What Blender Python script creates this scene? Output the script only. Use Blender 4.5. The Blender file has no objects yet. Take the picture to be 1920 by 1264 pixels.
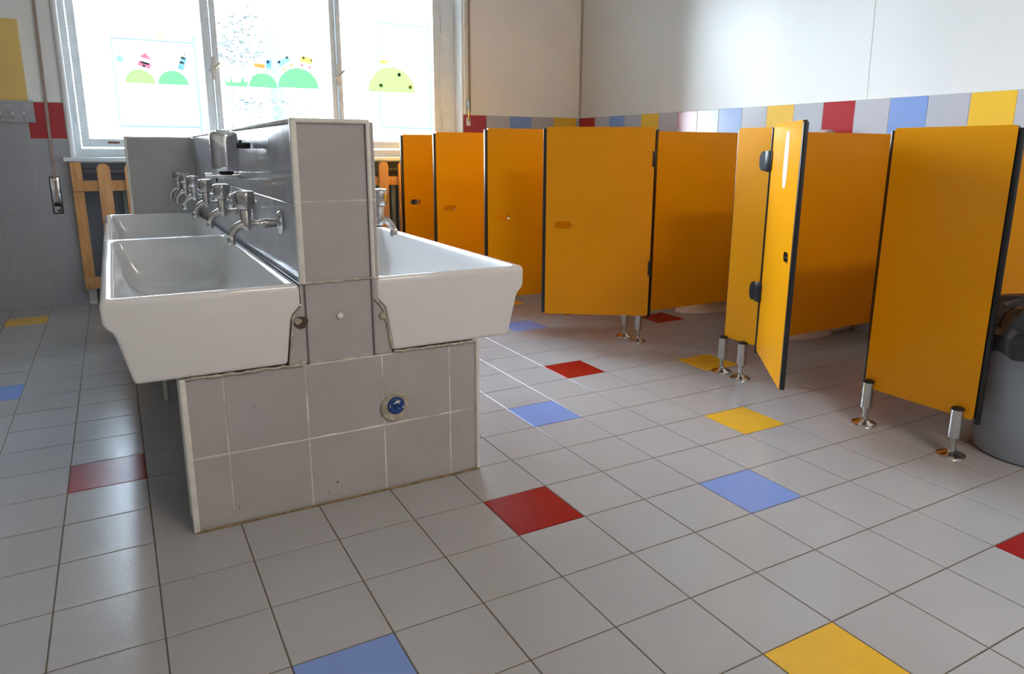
import bpy, bmesh, math, random
from mathutils import Vector, Matrix
random.seed(7)
SC = bpy.context.scene
COL = SC.collection
PI = math.pi

# ------------------------------------------------------------------ camera
F_PX, PITCH, YAW, ROLL = 1333.283, -0.2237, 0.5067, 0.0039
CX, CY = 2.705, -45.598
cam = bpy.data.cameras.new('camera')
cam_o = bpy.data.objects.new('camera', cam); COL.objects.link(cam_o)
cam.sensor_width = 36.0; cam.lens = F_PX*36/1920
cam.shift_x = -CX/1920; cam.shift_y = CY/1920
cam.clip_start = 0.05; cam.clip_end = 200
_cy, _sy = math.cos(YAW), math.sin(YAW)
_f = Vector((_sy*math.cos(PITCH), _cy*math.cos(PITCH), math.sin(PITCH)))
_r = Vector((_cy, -_sy, 0)); _u = _r.cross(_f)
_c, _s = math.cos(ROLL), math.sin(ROLL)
_r2 = _r*_c + _u*_s; _u2 = _u*_c - _r*_s
m = Matrix((_r2, _u2, -_f)).transposed().to_4x4()
m.translation = Vector((-0.797, -1.4038, 0.9399))
cam_o.matrix_world = m
SC.camera = cam_o

# ------------------------------------------------------------------ light
SC.view_settings.view_transform = 'Standard'
SC.view_settings.look = 'None'
SC.view_settings.gamma = 1.0
SC.view_settings.use_curve_mapping = False
SC.view_settings.exposure = 1.0
w = bpy.data.worlds.new('daylight'); SC.world = w; w.use_nodes = True
nt = w.node_tree; bg = nt.nodes['Background']
geo_w = nt.nodes.new('ShaderNodeTexCoord')
sep = nt.nodes.new('ShaderNodeSeparateXYZ'); nt.links.new(geo_w.outputs['Generated'], sep.inputs[0])
ramp = nt.nodes.new('ShaderNodeValToRGB')
ramp.color_ramp.elements[0].position = 0.0; ramp.color_ramp.elements[0].color = (.80, .89, 1.0, 1)
ramp.color_ramp.elements[1].position = 0.5; ramp.color_ramp.elements[1].color = (.66, .81, 1.0, 1)
nt.links.new(sep.outputs['Z'], ramp.inputs[0]); nt.links.new(ramp.outputs[0], bg.inputs[0])
# hazy sun glow low on the left, outside the view
dot = nt.nodes.new('ShaderNodeVectorMath'); dot.operation = 'DOT_PRODUCT'; dot.inputs[1].default_value = Vector((-.74, .62, .30)).normalized()
nrm = nt.nodes.new('ShaderNodeVectorMath'); nrm.operation = 'NORMALIZE'
nt.links.new(geo_w.outputs['Generated'], nrm.inputs[0]); nt.links.new(nrm.outputs[0], dot.inputs[0])
mxm = nt.nodes.new('ShaderNodeMath'); mxm.operation = 'MAXIMUM'; mxm.inputs[1].default_value = 0.0; nt.links.new(dot.outputs['Value'], mxm.inputs[0])
pw = nt.nodes.new('ShaderNodeMath'); pw.operation = 'POWER'; pw.inputs[1].default_value = 3.0; nt.links.new(mxm.outputs[0], pw.inputs[0])
ma = nt.nodes.new('ShaderNodeMath'); ma.operation = 'MULTIPLY_ADD'; ma.inputs[1].default_value = 18.0; ma.inputs[2].default_value = 17.5
nt.links.new(pw.outputs[0], ma.inputs[0]); nt.links.new(ma.outputs[0], bg.inputs[1])

def area(name, loc, rot, sx, sy, energy, color=(1, 1, 1), portal=False):
    l = bpy.data.lights.new(name, 'AREA'); l.shape = 'RECTANGLE'; l.size = sx; l.size_y = sy
    l.energy = energy; l.color = color
    o = bpy.data.objects.new(name, l); COL.objects.link(o); o.location = loc; o.rotation_euler = rot
    if portal: l.cycles.is_portal = True
    return o
# daylight comes through the window opening (portal guides the sky light through it)
area('window_portal', (0.285, 3.90, 1.62), (-PI/2, 0, 0), 2.7, 1.5, 1, portal=True)
# added warm fill near the ceiling behind the camera, lifts pedestal front and floor
area('fill_light', (0.6, -2.6, 2.92), (0, 0, 0), 1.2, 0.3, 28, (1.0, .86, .73))

# ------------------------------------------------------------------ materials
MATS = {}
def mat(name, color, rough=.4, metal=0.0, spec=.5, coat=0.0, noise=0.0, nscale=8, bump=0.0, bscale=60, color2=None, trans=0, emit=None):
    if name in MATS: return MATS[name]
    mt = bpy.data.materials.new(name); mt.use_nodes = True
    t = mt.node_tree; b = t.nodes['Principled BSDF']
    b.inputs['Base Color'].default_value = (*color, 1)
    b.inputs['Roughness'].default_value = rough
    b.inputs['Metallic'].default_value = metal
    b.inputs['Specular IOR Level'].default_value = spec
    b.inputs['Coat Weight'].default_value = coat
    b.inputs['Coat Roughness'].default_value = .08
    tc = t.nodes.new('ShaderNodeTexCoord')
    if noise or color2:
        n = t.nodes.new('ShaderNodeTexNoise'); n.inputs['Scale'].default_value = nscale; n.inputs['Detail'].default_value = 5
        t.links.new(tc.outputs['Object'], n.inputs['Vector'])
        mx = t.nodes.new('ShaderNodeMix'); mx.data_type = 'RGBA'
        c2 = color2 or tuple(c*(1-noise) for c in color)
        mx.inputs[6].default_value = (*color, 1); mx.inputs[7].default_value = (*c2, 1)
        mr = t.nodes.new('ShaderNodeMapRange'); mr.inputs[1].default_value = .35; mr.inputs[2].default_value = .65
        t.links.new(n.outputs[0], mr.inputs[0]); t.links.new(mr.outputs[0], mx.inputs[0])
        t.links.new(mx.outputs[2], b.inputs['Base Color'])
    if bump:
        n2 = t.nodes.new('ShaderNodeTexNoise'); n2.inputs['Scale'].default_value = bscale; n2.inputs['Detail'].default_value = 3
        t.links.new(tc.outputs['Object'], n2.inputs['Vector'])
        bp = t.nodes.new('ShaderNodeBump'); bp.inputs['Strength'].default_value = bump; bp.inputs['Distance'].default_value = .002
        t.links.new(n2.outputs[0], bp.inputs['Height']); t.links.new(bp.outputs[0], b.inputs['Normal'])
    MATS[name] = mt
    return mt
def wood_mat():
    mt = bpy.data.materials.new('honey_wood'); mt.use_nodes = True; t = mt.node_tree; b = t.nodes['Principled BSDF']
    tc = t.nodes.new('ShaderNodeTexCoord'); mp = t.nodes.new('ShaderNodeMapping'); mp.inputs['Scale'].default_value = (14, 14, 1.2)
    n = t.nodes.new('ShaderNodeTexNoise'); n.inputs['Scale'].default_value = 4; n.inputs['Detail'].default_value = 6; n.inputs['Distortion'].default_value = 1.2
    t.links.new(tc.outputs['Object'], mp.inputs[0]); t.links.new(mp.outputs[0], n.inputs['Vector'])
    r = t.nodes.new('ShaderNodeValToRGB'); r.color_ramp.elements[0].position = .3; r.color_ramp.elements[0].color = (.60, .28, .09, 1)
    r.color_ramp.elements[1].position = .7; r.color_ramp.elements[1].color = (.80, .43, .17, 1)
    t.links.new(n.outputs[0], r.inputs[0]); t.links.new(r.outputs[0], b.inputs['Base Color']); b.inputs['Roughness'].default_value = .4
    return mt
def glass_mat():
    mt = bpy.data.materials.new('window_glass'); mt.use_nodes = True; t = mt.node_tree
    for n in list(t.nodes):
        if n.type == 'BSDF_PRINCIPLED': t.nodes.remove(n)
    out = [n for n in t.nodes if n.type == 'OUTPUT_MATERIAL'][0]
    tr = t.nodes.new('ShaderNodeBsdfTransparent'); tr.inputs[0].default_value = (.96, .98, .98, 1)
    gl = t.nodes.new('ShaderNodeBsdfGlossy'); gl.inputs['Roughness'].default_value = .02
    fr = t.nodes.new('ShaderNodeFresnel'); fr.inputs[0].default_value = 1.45
    mx = t.nodes.new('ShaderNodeMixShader'); t.links.new(fr.outputs[0], mx.inputs[0]); t.links.new(tr.outputs[0], mx.inputs[1]); t.links.new(gl.outputs[0], mx.inputs[2])
    t.links.new(mx.outputs[0], out.inputs[0]); return mt
def film_mat(name, c):
    c = tuple(min(.97, math.sqrt(q*.95)) for q in c)
    """translucent coloured vinyl film"""
    mt = bpy.data.materials.new(name); mt.use_nodes = True; t = mt.node_tree
    for n in list(t.nodes):
        if n.type == 'BSDF_PRINCIPLED': t.nodes.remove(n)
    out = [n for n in t.nodes if n.type == 'OUTPUT_MATERIAL'][0]
    a = t.nodes.new('ShaderNodeBsdfTranslucent'); a.inputs[0].default_value = (*c, 1)
    d = t.nodes.new('ShaderNodeBsdfDiffuse'); d.inputs[0].default_value = (*c, 1)
    mx = t.nodes.new('ShaderNodeMixShader'); mx.inputs[0].default_value = .25
    t.links.new(a.outputs[0], mx.inputs[1]); t.links.new(d.outputs[0], mx.inputs[2]); t.links.new(mx.outputs[0], out.inputs[0]); return mt

FL_R = .20
M_FLOOR = mat('floor_tile_grey', (.415, .402, .402), FL_R, spec=.4, noise=.06, nscale=3, bump=.12, bscale=260)
M_FRED = mat('floor_tile_red', (.33, .008, .008), .24, spec=.3, noise=.12, nscale=30)
M_FBLUE = mat('floor_tile_blue', (.20, .31, .66), .28, noise=.05, nscale=20)
M_FYEL = mat('floor_tile_yellow', (.78, .45, .035), .28, noise=.05, nscale=20)
M_GROUT = mat('floor_grout', (.17, .135, .09), .85, noise=.4, nscale=25)
M_WT = mat('wall_tile_grey', (.40, .40, .42), .16, noise=.05, nscale=6, bump=.08, bscale=120)
M_PT = mat('pedestal_tile_grey', (.47, .44, .425), .22, noise=.07, nscale=9, bump=.10, bscale=260)
M_WR = mat('wall_tile_red', (.42, .022, .03), .16)
M_WB = mat('wall_tile_blue', (.24, .36, .68), .16)
M_WY = mat('wall_tile_yellow', (.86, .52, .05), .16)
M_WG = mat('wall_tile_light_grey', (.50, .50, .54), .16)
M_WGROUT = mat('wall_grout', (.56, .54, .48), .8, noise=.4, nscale=30)
M_PGROUT = mat('pedestal_grout', (.80, .77, .69), .8, noise=.45, nscale=14)
M_WALL = mat('wall_paint', (.73, .72, .69), .34, noise=.03, nscale=2.5, bump=.06, bscale=90)
M_WALLB = mat('window_wall_paint', (.90, .89, .87), .6, noise=.04, nscale=2.5)
M_CEIL = mat('ceiling_paint', (.8, .78, .74), .8)
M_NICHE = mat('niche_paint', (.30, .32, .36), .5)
M_CER = mat('white_ceramic', (.80, .78, .76), .09, coat=.35)
M_TRIM = mat('cream_plastic_trim', (.82, .80, .72), .4, noise=.12, nscale=40)
M_FRAME = mat('white_window_paint', (.83, .89, .92), .35, noise=.08, nscale=14)
M_REVEAL = mat('white_reveal_paint', (.85, .86, .86), .6)
M_CHROME = mat('chrome', (.72, .72, .73), .10, 1.0)
M_CHROMEW = mat('worn_chrome', (.60, .58, .55), .24, 1.0, noise=.25, nscale=120)
M_STEEL = mat('brushed_steel', (.58, .57, .55), .28, 1.0)
M_YEL = mat('yellow_laminate', (.85, .345, .003), .27, spec=.22, noise=.03, nscale=4)
M_BLK = mat('black_rubber', (.012, .012, .013), .35)
M_BROWN = mat('dark_bronze_profile', (.03, .018, .012), .25, coat=.3)
M_WOOD = wood_mat()
M_RAD = mat('radiator_enamel', (.34, .42, .40), .35)
M_BIN = mat('grey_blue_plastic', (.35, .40, .45), .42, noise=.06, nscale=6)
M_BAG = mat('black_bin_liner', (.025, .026, .03), .28, bump=.4, bscale=25)
M_POST = mat('yellow_card', (.88, .62, .20), .7, noise=.08, nscale=4)
M_RACK = mat('grey_felt_board', (.44, .45, .47), .8, noise=.2, nscale=60)
M_STRAP = mat('beige_webbing', (.42, .33, .27), .8, noise=.2, nscale=90)
M_CAPB = mat('blue_plastic', (.004, .05, .24), .25, noise=.15, nscale=60)
M_PLAST = mat('old_plaster', (.56, .50, .38), .85, noise=.4, nscale=60)
M_WHITE = mat('white_paper', (.85, .83, .88), .5)
M_INK = mat('grey_ink', (.45, .42, .50), .6)
M_CAULK = mat('silicone_caulk', (.58, .53, .42), .5, noise=.4, nscale=70)
M_GLASS = glass_mat()

# ------------------------------------------------------------------ mesh helpers
def sharpen(bm, ang=35):
    a = math.radians(ang)
    for f in bm.faces: f.smooth = True
    for e in bm.edges:
        if len(e.link_faces) == 2:
            if e.calc_face_angle(0) > a: e.smooth = False
def build(name, bm, mats, parent=None, smooth=True, ang=35, kind=None):
    if not isinstance(mats, (list, tuple)): mats = [mats]
    if smooth: bm.normal_update(); sharpen(bm, ang)
    me = bpy.data.meshes.new(name); bm.to_mesh(me); bm.free()
    for x in mats: me.materials.append(x)
    o = bpy.data.objects.new(name, me); COL.objects.link(o)
    if parent is not None: o.parent = parent
    if kind: o['kind'] = kind
    return o
def thing(name, label, cat, loc=(0, 0, 0), rz=0, group=None):
    o = bpy.data.objects.new(name, None); COL.objects.link(o); o.empty_display_size = .05
    o.location = loc; o.rotation_euler = (0, 0, rz); o['label'] = label; o['category'] = cat
    if group: o['group'] = group
    return o
def tag(o, label, cat, group=None):
    o['label'] = label; o['category'] = cat
    if group: o['group'] = group
    return o
def struct(name, bm, mats, parent=None, **k):
    return build(name, bm, mats, parent, kind=None if parent is not None else 'structure', **k)
def N(): return bmesh.new()
def box(bm, a, b, bev=0.0, mi=0, seg=2):
    x0, y0, z0 = a; x1, y1, z1 = b
    r = bmesh.ops.create_cube(bm, size=1.0)
    vs = r['verts']
    for v in vs: v.co = Vector(((x0+x1)/2+v.co.x*(x1-x0), (y0+y1)/2+v.co.y*(y1-y0), (z0+z1)/2+v.co.z*(z1-z0)))
    fs = set(f for v in vs for f in v.link_faces)
    for f in fs: f.material_index = mi
    if bev > 0:
        es = set(e for v in vs for e in v.link_edges)
        bmesh.ops.bevel(bm, geom=list(es), offset=bev, segments=seg, affect='EDGES', profile=.5, material=-1)
    return bm
def loft(bm, rings, closed=True, cap0=True, cap1=True, mi=0):
    """rings: lists of points, same count"""
    vr = [[bm.verts.new(p) for p in r] for r in rings]
    n = len(vr[0]); fs = []
    for i in range(len(vr)-1):
        for j in range(n if closed else n-1):
            k = (j+1) % n
            try: fs.append(bm.faces.new((vr[i][j], vr[i][k], vr[i+1][k], vr[i+1][j])))
            except ValueError: pass
    if cap0: fs.append(bm.faces.new(list(reversed(vr[0]))))
    if cap1: fs.append(bm.faces.new(vr[-1]))
    for f in fs: f.material_index = mi
    return vr
def frame_of(d):
    d = d.normalized(); a = Vector((0, 0, 1)) if abs(d.z) < .95 else Vector((1, 0, 0))
    u = d.cross(a).normalized(); v = d.cross(u).normalized(); return u, v
def tube(bm, pts, r, n=14, mi=0):
    pts = [Vector(p) for p in pts]; rr = r if isinstance(r, (list, tuple)) else [r]*len(pts)
    rings = []; u = None
    for i, p in enumerate(pts):
        d = (pts[min(i+1, len(pts)-1)]-pts[max(i-1, 0)]).normalized()
        if u is None: u, v = frame_of(d)
        else:
            u = (u-d*u.dot(d)).normalized(); v = d.cross(u).normalized()
        rings.append([p+(u*math.cos(2*PI*k/n)+v*math.sin(2*PI*k/n))*rr[i] for k in range(n)])
    loft(bm, rings, mi=mi)
def lathe(bm, prof, n=32, org=(0, 0, 0), axis='Z', mi=0, fl=None):
    """prof: [(r,h)] from one end to the other"""
    rings = []
    for r, h in prof:
        ring = []
        for k in range(n):
            a = 2*PI*k/n; rr = max(r, 1e-4)
            if fl: rr *= fl(a, h)
            x, y = rr*math.cos(a), rr*math.sin(a)
            p = {'Z': (x, y, h), 'X': (h, x, y), 'Y': (y, h, x), '-X': (-h, y, x)}[axis]
            ring.append(Vector(p)+Vector(org))
        rings.append(ring)
    loft(bm, rings, mi=mi)
    bmesh.ops.recalc_face_normals(bm, faces=bm.faces[:])
def prism(bm, poly, fn, t0, t1, mi=0):
    """poly 2D extruded; fn(u,v,t)->3D"""
    loft(bm, [[fn(u, v, t0) for u, v in poly], [fn(u, v, t1) for u, v in poly]], mi=mi)
    bmesh.ops.recalc_face_normals(bm, faces=bm.faces[:])
def rrect(x0, x1, y0, y1, r, n=6):
    out = []
    for cx, cy, a0 in ((x1-r, y1-r, 0), (x0+r, y1-r, PI/2), (x0+r, y0+r, PI), (x1-r, y0+r, 1.5*PI)):
        for k in range(n+1):
            a = a0+PI/2*k/n; out.append((cx+r*math.cos(a), cy+r*math.sin(a)))
    return out

def tiles(name, P, us, vs, matidx, mats, g=.0028, depth=.0016, tilt=0.0, skip=None, parent=None, slab=.02, bev=.0012):
    """P(u,v,h) maps to 3D (h = height above grout). One continuous tiled surface on a grout slab."""
    bm = N()
    u0, u1, v0, v1 = us[0], us[-1], vs[0], vs[-1]
    if skip is None:
        c = [[P(u0, v0, h), P(u1, v0, h), P(u1, v1, h), P(u0, v1, h)] for h in (-slab, 0)]
        loft(bm, c, mi=0)
    for i in range(len(us)-1):
        for j in range(len(vs)-1):
            if skip and skip(us[i], us[i+1], vs[j], vs[j+1]): continue
            a, b, c_, d = us[i], us[i+1], vs[j], vs[j+1]
            if skip: 
                f = bm.faces.new([bm.verts.new(P(*q, 0)) for q in ((a, c_), (b, c_), (b, d), (a, d))]); f.material_index = 0
            h = g/2
            tx, ty = random.uniform(-tilt, tilt), random.uniform(-tilt, tilt); dz = random.uniform(-tilt, tilt)*.3
            def H(u, v): return depth+(tx*(u-(a+b)/2)+ty*(v-(c_+d)/2))+dz*.1
            o = [(a+h, c_+h), (b-h, c_+h), (b-h, d-h), (a+h, d-h)]
            e = h+bev
            q = [(a+e, c_+e), (b-e, c_+e), (b-e, d-e), (a+e, d-e)]
            r0 = [bm.verts.new(P(u, v, -.0003)) for u, v in o]
            r1 = [bm.verts.new(P(u, v, H(u, v)-bev*.6)) for u, v in o]
            r2 = [bm.verts.new(P(u, v, H(u, v))) for u, v in q]
            fs = []
            for A, B in ((r0, r1), (r1, r2)):
                for k in range(4): fs.append(bm.faces.new((A[k], A[(k+1) % 4], B[(k+1) % 4], B[k])))
            fs.append(bm.faces.new(r2))
            mi = matidx(i, j, (a+b)/2, (c_+d)/2)
            for f in fs: f.material_index = mi
    bmesh.ops.recalc_face_normals(bm, faces=bm.faces[:])
    return bm, mats
def frange(a, b, s):
    n = int(round((b-a)/s)); return [a+s*i for i in range(n+1)]

# ------------------------------------------------------------------ room shell
X0, X1, Y0, YW, ZC = -3.0, 2.639, -4.0, 3.668, 3.0
WIN = (-1.0, 1.573, .885, 2.42)     # window opening in the back wall
T = .2
FC = {(0, 0): 1, (4, 5): 1, (9, 8): 1, (-5, 4): 1, (5, -4): 1, (2, 3): 2, (5, 9): 2, (3, -1): 2, (-3, -2): 2, (-7, 9): 2,
      (5, 1): 3, (1, -4): 3, (7, 4): 3, (6, 12): 3, (-7, 16): 3, (-9, -5): 1, (-11, 3): 3, (8, -8): 2, (-4, -8): 3, (-10, 12): 1}
us = [X0]+frange(-2.8, 2.6, .2)+[X1]; vs = [Y0]+frange(-3.8, 3.6, .2)+[YW+.25]
def fm(i, j, u, v): return {0: 1, 1: 2, 2: 3, 3: 4}[FC.get((math.floor(u/T), math.floor(v/T)), 0)]
bm, ms = tiles('floor', lambda u, v, h: Vector((u, v, h-.0016)), us, vs, fm, [M_GROUT, M_FLOOR, M_FRED, M_FBLUE, M_FYEL], g=.0030, tilt=.0016)
struct('floor', bm, ms, smooth=False)

# ceiling, left wall, rear wall (behind the camera)
bm = N(); box(bm, (X0-.3, Y0-.3, ZC), (X1+.3, YW+.3, ZC+.1)); struct('ceiling', bm, M_CEIL)
bm = N(); box(bm, (X0-.15, Y0-.15, -.05), (X0, YW+.3, ZC)); struct('wall_left', bm, M_WALL)
bm = N(); box(bm, (X0, Y0-.15, -.05), (X1+.15, Y0, ZC)); struct('wall_rear', bm, M_WALL)
for nm, a, b in (('trim_3', (X0, Y0, 0), (X0+.008, YW-.01, 1.205)), ('trim_4', (X0+.009, Y0, 0), (X1-.02, Y0+.008, 1.205))):
    bm = N(); box(bm, a, b); struct(nm, bm, M_WT)
# right wall: painted slab plus tiled wainscot
bm = N(); box(bm, (X1, Y0, -.05), (X1+.15, YW+.3, ZC)); wr = struct('wall_right', bm, M_WALL)
ru = [Y0]+sorted([3.443-.1946*k for k in range(0, 38)])+[YW]
ru = [u for u in ru if u >= Y0]
rv = [0, .2, .4, .6, .8, 1.0, 1.205]
seq = [2, 5, 3, 5, 4, 5]
def rm(i, j, u, v):
    if j < 5: return 1
    k = 0 if u > 3.443 else int((3.443-u)/.1946)+1
    return seq[k % 6]
bm, ms = tiles('w', lambda u, v, h: Vector((X1-.006-h, u, v)), ru, rv, rm, [M_WGROUT, M_WT, M_WR, M_WB, M_WY, M_WG], slab=.006, tilt=.001, depth=.0009)
struct('wainscot_tiles', bm, ms, parent=wr, smooth=False)
# hairline panel joint and the sealed corner
bm = N(); tube(bm, [(X1-.001, 1.05, 1.21), (X1-.001, 1.09, 3.0)], .0005, n=6); struct('plaster_crack', bm, M_CAULK, parent=wr)
bm = N(); tube(bm, [(X1-.007, YW-.007, z+.0) for z in (1.21, 1.6, 2.0, 2.4, 3.0)], .006, n=8); struct('trim_1', bm, M_CAULK)

# back wall with the window opening and the radiator niche below it
NZ = .872; NX0, NX1 = -.96, 1.573
bm = N()
def wb(x0, x1, z0, z1, d=.20): box(bm, (x0, YW, z0), (x1, YW+d, z1))
wb(X0, WIN[0], 0, ZC); wb(WIN[1], X1, 0, ZC); wb(WIN[0], WIN[1], WIN[3], ZC); wb(WIN[0], NX0, 0, WIN[2]); wb(NX0, NX1, NZ-.012, WIN[2])
wall_b = struct('wall_back', bm, M_WALLB)
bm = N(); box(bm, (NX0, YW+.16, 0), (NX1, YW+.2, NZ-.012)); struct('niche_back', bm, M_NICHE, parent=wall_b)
lv = [0, .2, .4, .6, .8, 1.0, 1.205]
def wallP(u, v, h): return Vector((u, YW-.006-h, v))
lu = sorted([-1.19-.2*k for k in range(0, 10) if -1.19-.2*k > X0]+[X0, -1.19, -1.0]); lu = sorted(set(lu))
def lm_(i, j, u, v):
    if j < 5: return 1
    if u > -1.19: return 2
    return [1, 3, 1, 4, 1, 2, 1, 3, 1, 4][int((-1.19-u)/.2) % 10]
bm, ms = tiles('w', wallP, lu, lv, lm_, [M_WGROUT, M_WT, M_WR, M_WB, M_WY, M_WG], slab=.006, tilt=.001, depth=.0009)
struct('wall_tiles', bm, ms, parent=wall_b, smooth=False)
ru2 = [1.573, 1.77, 1.975, 2.175, 2.38, 2.60, X1-.008]
bm, ms = tiles('w', wallP, ru2, lv, lambda i, j, u, v: 1 if j < 5 else [2, 5, 3, 5, 4, 5][i], [M_WGROUT, M_WT, M_WR, M_WB, M_WY, M_WG], slab=.006, tilt=.001, depth=.0009)
struct('wall_tiles', bm, ms, parent=wall_b, smooth=False)
# rounded white plaster edge of the opening + bright reveals
bm = N(); tube(bm, [(-.992, YW-.004, .9), (-.992, YW-.004, 2.42)], .017, n=16); struct('reveal_bead', bm, M_REVEAL, parent=wall_b)
bm = N(); box(bm, (1.569, YW, .9), (1.5735, YW+.2, 2.42)); box(bm, (-1.0005, YW, .9), (-.997, YW+.2, 2.42)); box(bm, (-1.0, YW, 2.415), (1.573, YW+.2, 2.4205)); struct('window_reveal', bm, M_REVEAL, parent=wall_b)
bm = N(); box(bm, (-1.04, YW-.062, .868), (1.62, YW+.20, .893), bev=.004); struct('trim_2', bm, M_FRAME)

# ------------------------------------------------------------------ window
YG = 3.84
win = bpy.data.objects.new('window_1', None); COL.objects.link(win); win.location = (.285, YG, .893); win['kind'] = 'structure'
def P_(o):  # put geometry built in world space below a parent
    o.matrix_parent_inverse = Matrix.Translation(o.parent.location).inverted() if o.parent.rotation_euler.z == 0 else o.parent.matrix_basis.inverted()
    return o
ZT = 2.41
bm = N()
box(bm, (-.998, YG-.035, .893), (-.945, YG+.04, ZT), bev=.003); box(bm, (1.455, YG-.035, .893), (1.569, YG+.04, ZT), bev=.003)
box(bm, (-.945, YG-.035, .893), (1.455, YG+.04, .945), bev=.003); box(bm, (-.945, YG-.035, ZT-.05), (1.455, YG+.04, ZT), bev=.003)
box(bm, (-.162, YG-.02, .945), (-.150, YG+.04, ZT-.05)); box(bm, (.655, YG-.02, .945), (.667, YG+.04, ZT-.05))
P_(build('window_frame', bm, M_FRAME, win))
panes = [(-.94, -.165, -.895, -.205), (-.147, .652, -.112, .622), (.670, 1.452, .700, 1.395)]
for i, (a, b, ga, gb) in enumerate(panes):
    bm = N()
    z0, z1, gz0, gz1 = .952, 2.355, 1.004, 2.31
    box(bm, (a, YG-.045, z0), (ga, YG+.01, z1), bev=.003); box(bm, (gb, YG-.045, z0), (b, YG+.01, z1), bev=.003)
    box(bm, (ga, YG-.045, z0), (gb, YG+.01, gz0), bev=.003); box(bm, (ga, YG-.045, gz1), (gb, YG+.01, z1), bev=.003)
    s = P_(build('sash', bm, M_FRAME, win))
    bm = N(); box(bm, (ga-.004, YG-.012, gz0-.004), (gb+.004, YG-.008, gz1+.004)); g = build('pane', bm, M_GLASS, s); g.matrix_parent_inverse = Matrix.Identity(4)
    for z in ((1.15, 1.85) if i != 1 else ()):
        xh = -.953 if i == 0 else 1.462
        bm = N(); tube(bm, [(xh, YG-.047, z-.055), (xh, YG-.047, z+.055)], .006, n=12); build('hinge', bm, M_FRAME, s)
    if i < 2:
        xh = (-.148, .668)[i]
        bm = N(); box(bm, (xh-.013, YG-.052, 1.385), (xh+.013, YG-.044, 1.53), bev=.002)
        for z in (1.40, 1.515): lathe(bm, [(.0001, -.003), (.005, -.0025), (.005, 0)], 10, (xh, YG-.0525, z), 'Y')
        build('handle_plate', bm, M_TRIM, s)
        bm = N(); tube(bm, [(xh, YG-.05, 1.455), (xh, YG-.085, 1.455), (xh-.03, YG-.095, 1.44), (xh+.002, YG-.097, 1.458), (xh+.045, YG-.092, 1.495)][:2]+[(xh-.022, YG-.094, 1.440)], .0055, n=10)
        tube(bm, [(xh-.034, YG-.094, 1.432), (xh, YG-.097, 1.452), (xh+.034, YG-.092, 1.487)], [.008, .007, .0075], n=12)
        build('handle', bm, M_CHROMEW, s)
    if i == 0:
        bm = N(); box(bm, (-.80, YG-.048, .975), (-.735, YG-.044, .988)); build('drain_cover', bm, mat('rusty_vent', (.25, .15, .12), .7, noise=.4, nscale=90), s)

# ------------------------------------------------------------------ window stickers (vinyl film on the panes)
YS = YG-.0130
FILM = {'lime': film_mat('film_lime', (.125, .24, .060)), 'green': film_mat('film_green', (.060, .28, .070)), 'lime2': film_mat('film_pale_lime', (.145, .27, .062)),
        'pink': film_mat('film_pink', (.20, .055, .075)), 'blue': film_mat('film_blue', (.055, .12, .21)), 'cyan': film_mat('film_cyan', (.10, .20, .21)),
        'orange': film_mat('film_orange', (.20, .10, .02)), 'yellow': film_mat('film_yellow', (.21, .17, .04)), 'red': film_mat('film_red', (.16, .03, .045)),
        'dark': film_mat('film_dark_blue', (.02, .05, .09)), 'peach': film_mat('film_peach', (.22, .17, .11)), 'ppink': film_mat('film_pale_pink', (.22, .17, .20)), 'grey': film_mat('film_grey', (.07, .10, .09))}
def film(poly, t=.0006, y=None):
    bm = N(); y = YS if y is None else y
    prism(bm, poly, lambda u, v, k: Vector((u, k, v)), y-t, y); return bm
def circ(x, z, r, n=20): return [(x+r*math.cos(2*PI*k/n), z+r*math.sin(2*PI*k/n)) for k in range(n)]
def dome(xa, xb, z0, h, n=28): 
    cx, rx = (xa+xb)/2, (xb-xa)/2
    return [(cx+rx*math.cos(PI*k/n), z0+h*math.sin(PI*k/n)) for k in range(n+1)]
def sticker(name, cat, label, poly, c, group=None):
    return tag(build(name, film(poly), FILM[c], smooth=False), label, cat, group)
HG = 'green hill stickers on the window panes'
sticker('hill_sticker', 'sticker', 'lime green half-round hill sticker under the pink house, left window pane', dome(-.666, -.496, 1.345, .085), 'lime', HG)
sticker('hill_sticker', 'sticker', 'bright green half-round hill sticker under the blue tower, left window pane', dome(-.482, -.302, 1.345, .088), 'green', HG)
sticker('hill_sticker', 'sticker', 'smaller green hill sticker of the middle pane, next to the grass tuft', dome(.068, .252, 1.352, .095), 'green', HG)
h3 = sticker('hill_sticker', 'sticker', 'biggest green hill sticker of the middle pane, under the blue and yellow wagons', dome(.260, .536, 1.358, .135), 'green', HG)
h4 = sticker('hill_sticker', 'sticker', 'large pale lime hill sticker with three dots, right window pane', dome(.893, 1.257, 1.358, .178), 'lime2', HG)
for x, z, c in ((.99, 1.403, 'grey'), (1.132, 1.485, 'dark'), (1.217, 1.401, 'peach')):
    o = build('dot', film(circ(x, z, .0135), y=YS-.0012), FILM['dark' if c == 'dark' else ('grey' if c == 'grey' else 'orange')], h4, smooth=False)
gp = [(-.072, 1.352), (-.085, 1.398), (-.066, 1.380), (-.052, 1.372), (-.046, 1.416), (-.032, 1.385), (-.022, 1.372), (-.013, 1.392), (-.004, 1.376), (.006, 1.391), (.012, 1.378), (.020, 1.392), (.030, 1.432), (.040, 1.388), (.047, 1.380), (.066, 1.402), (.058, 1.352)]
bm = N()
base = 1.352
for k in range(0, len(gp)-1):
    pass
prism(bm, gp, lambda u, v, k: Vector((u, k, v)), YS-.0006, YS)
bmesh.ops.triangulate(bm, faces=[f for f in bm.faces if len(f.verts) > 4])
tag(build('grass_sticker', bm, FILM['green'], smooth=False), 'green grass tuft sticker at the left of the middle window pane', 'sticker')
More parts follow.
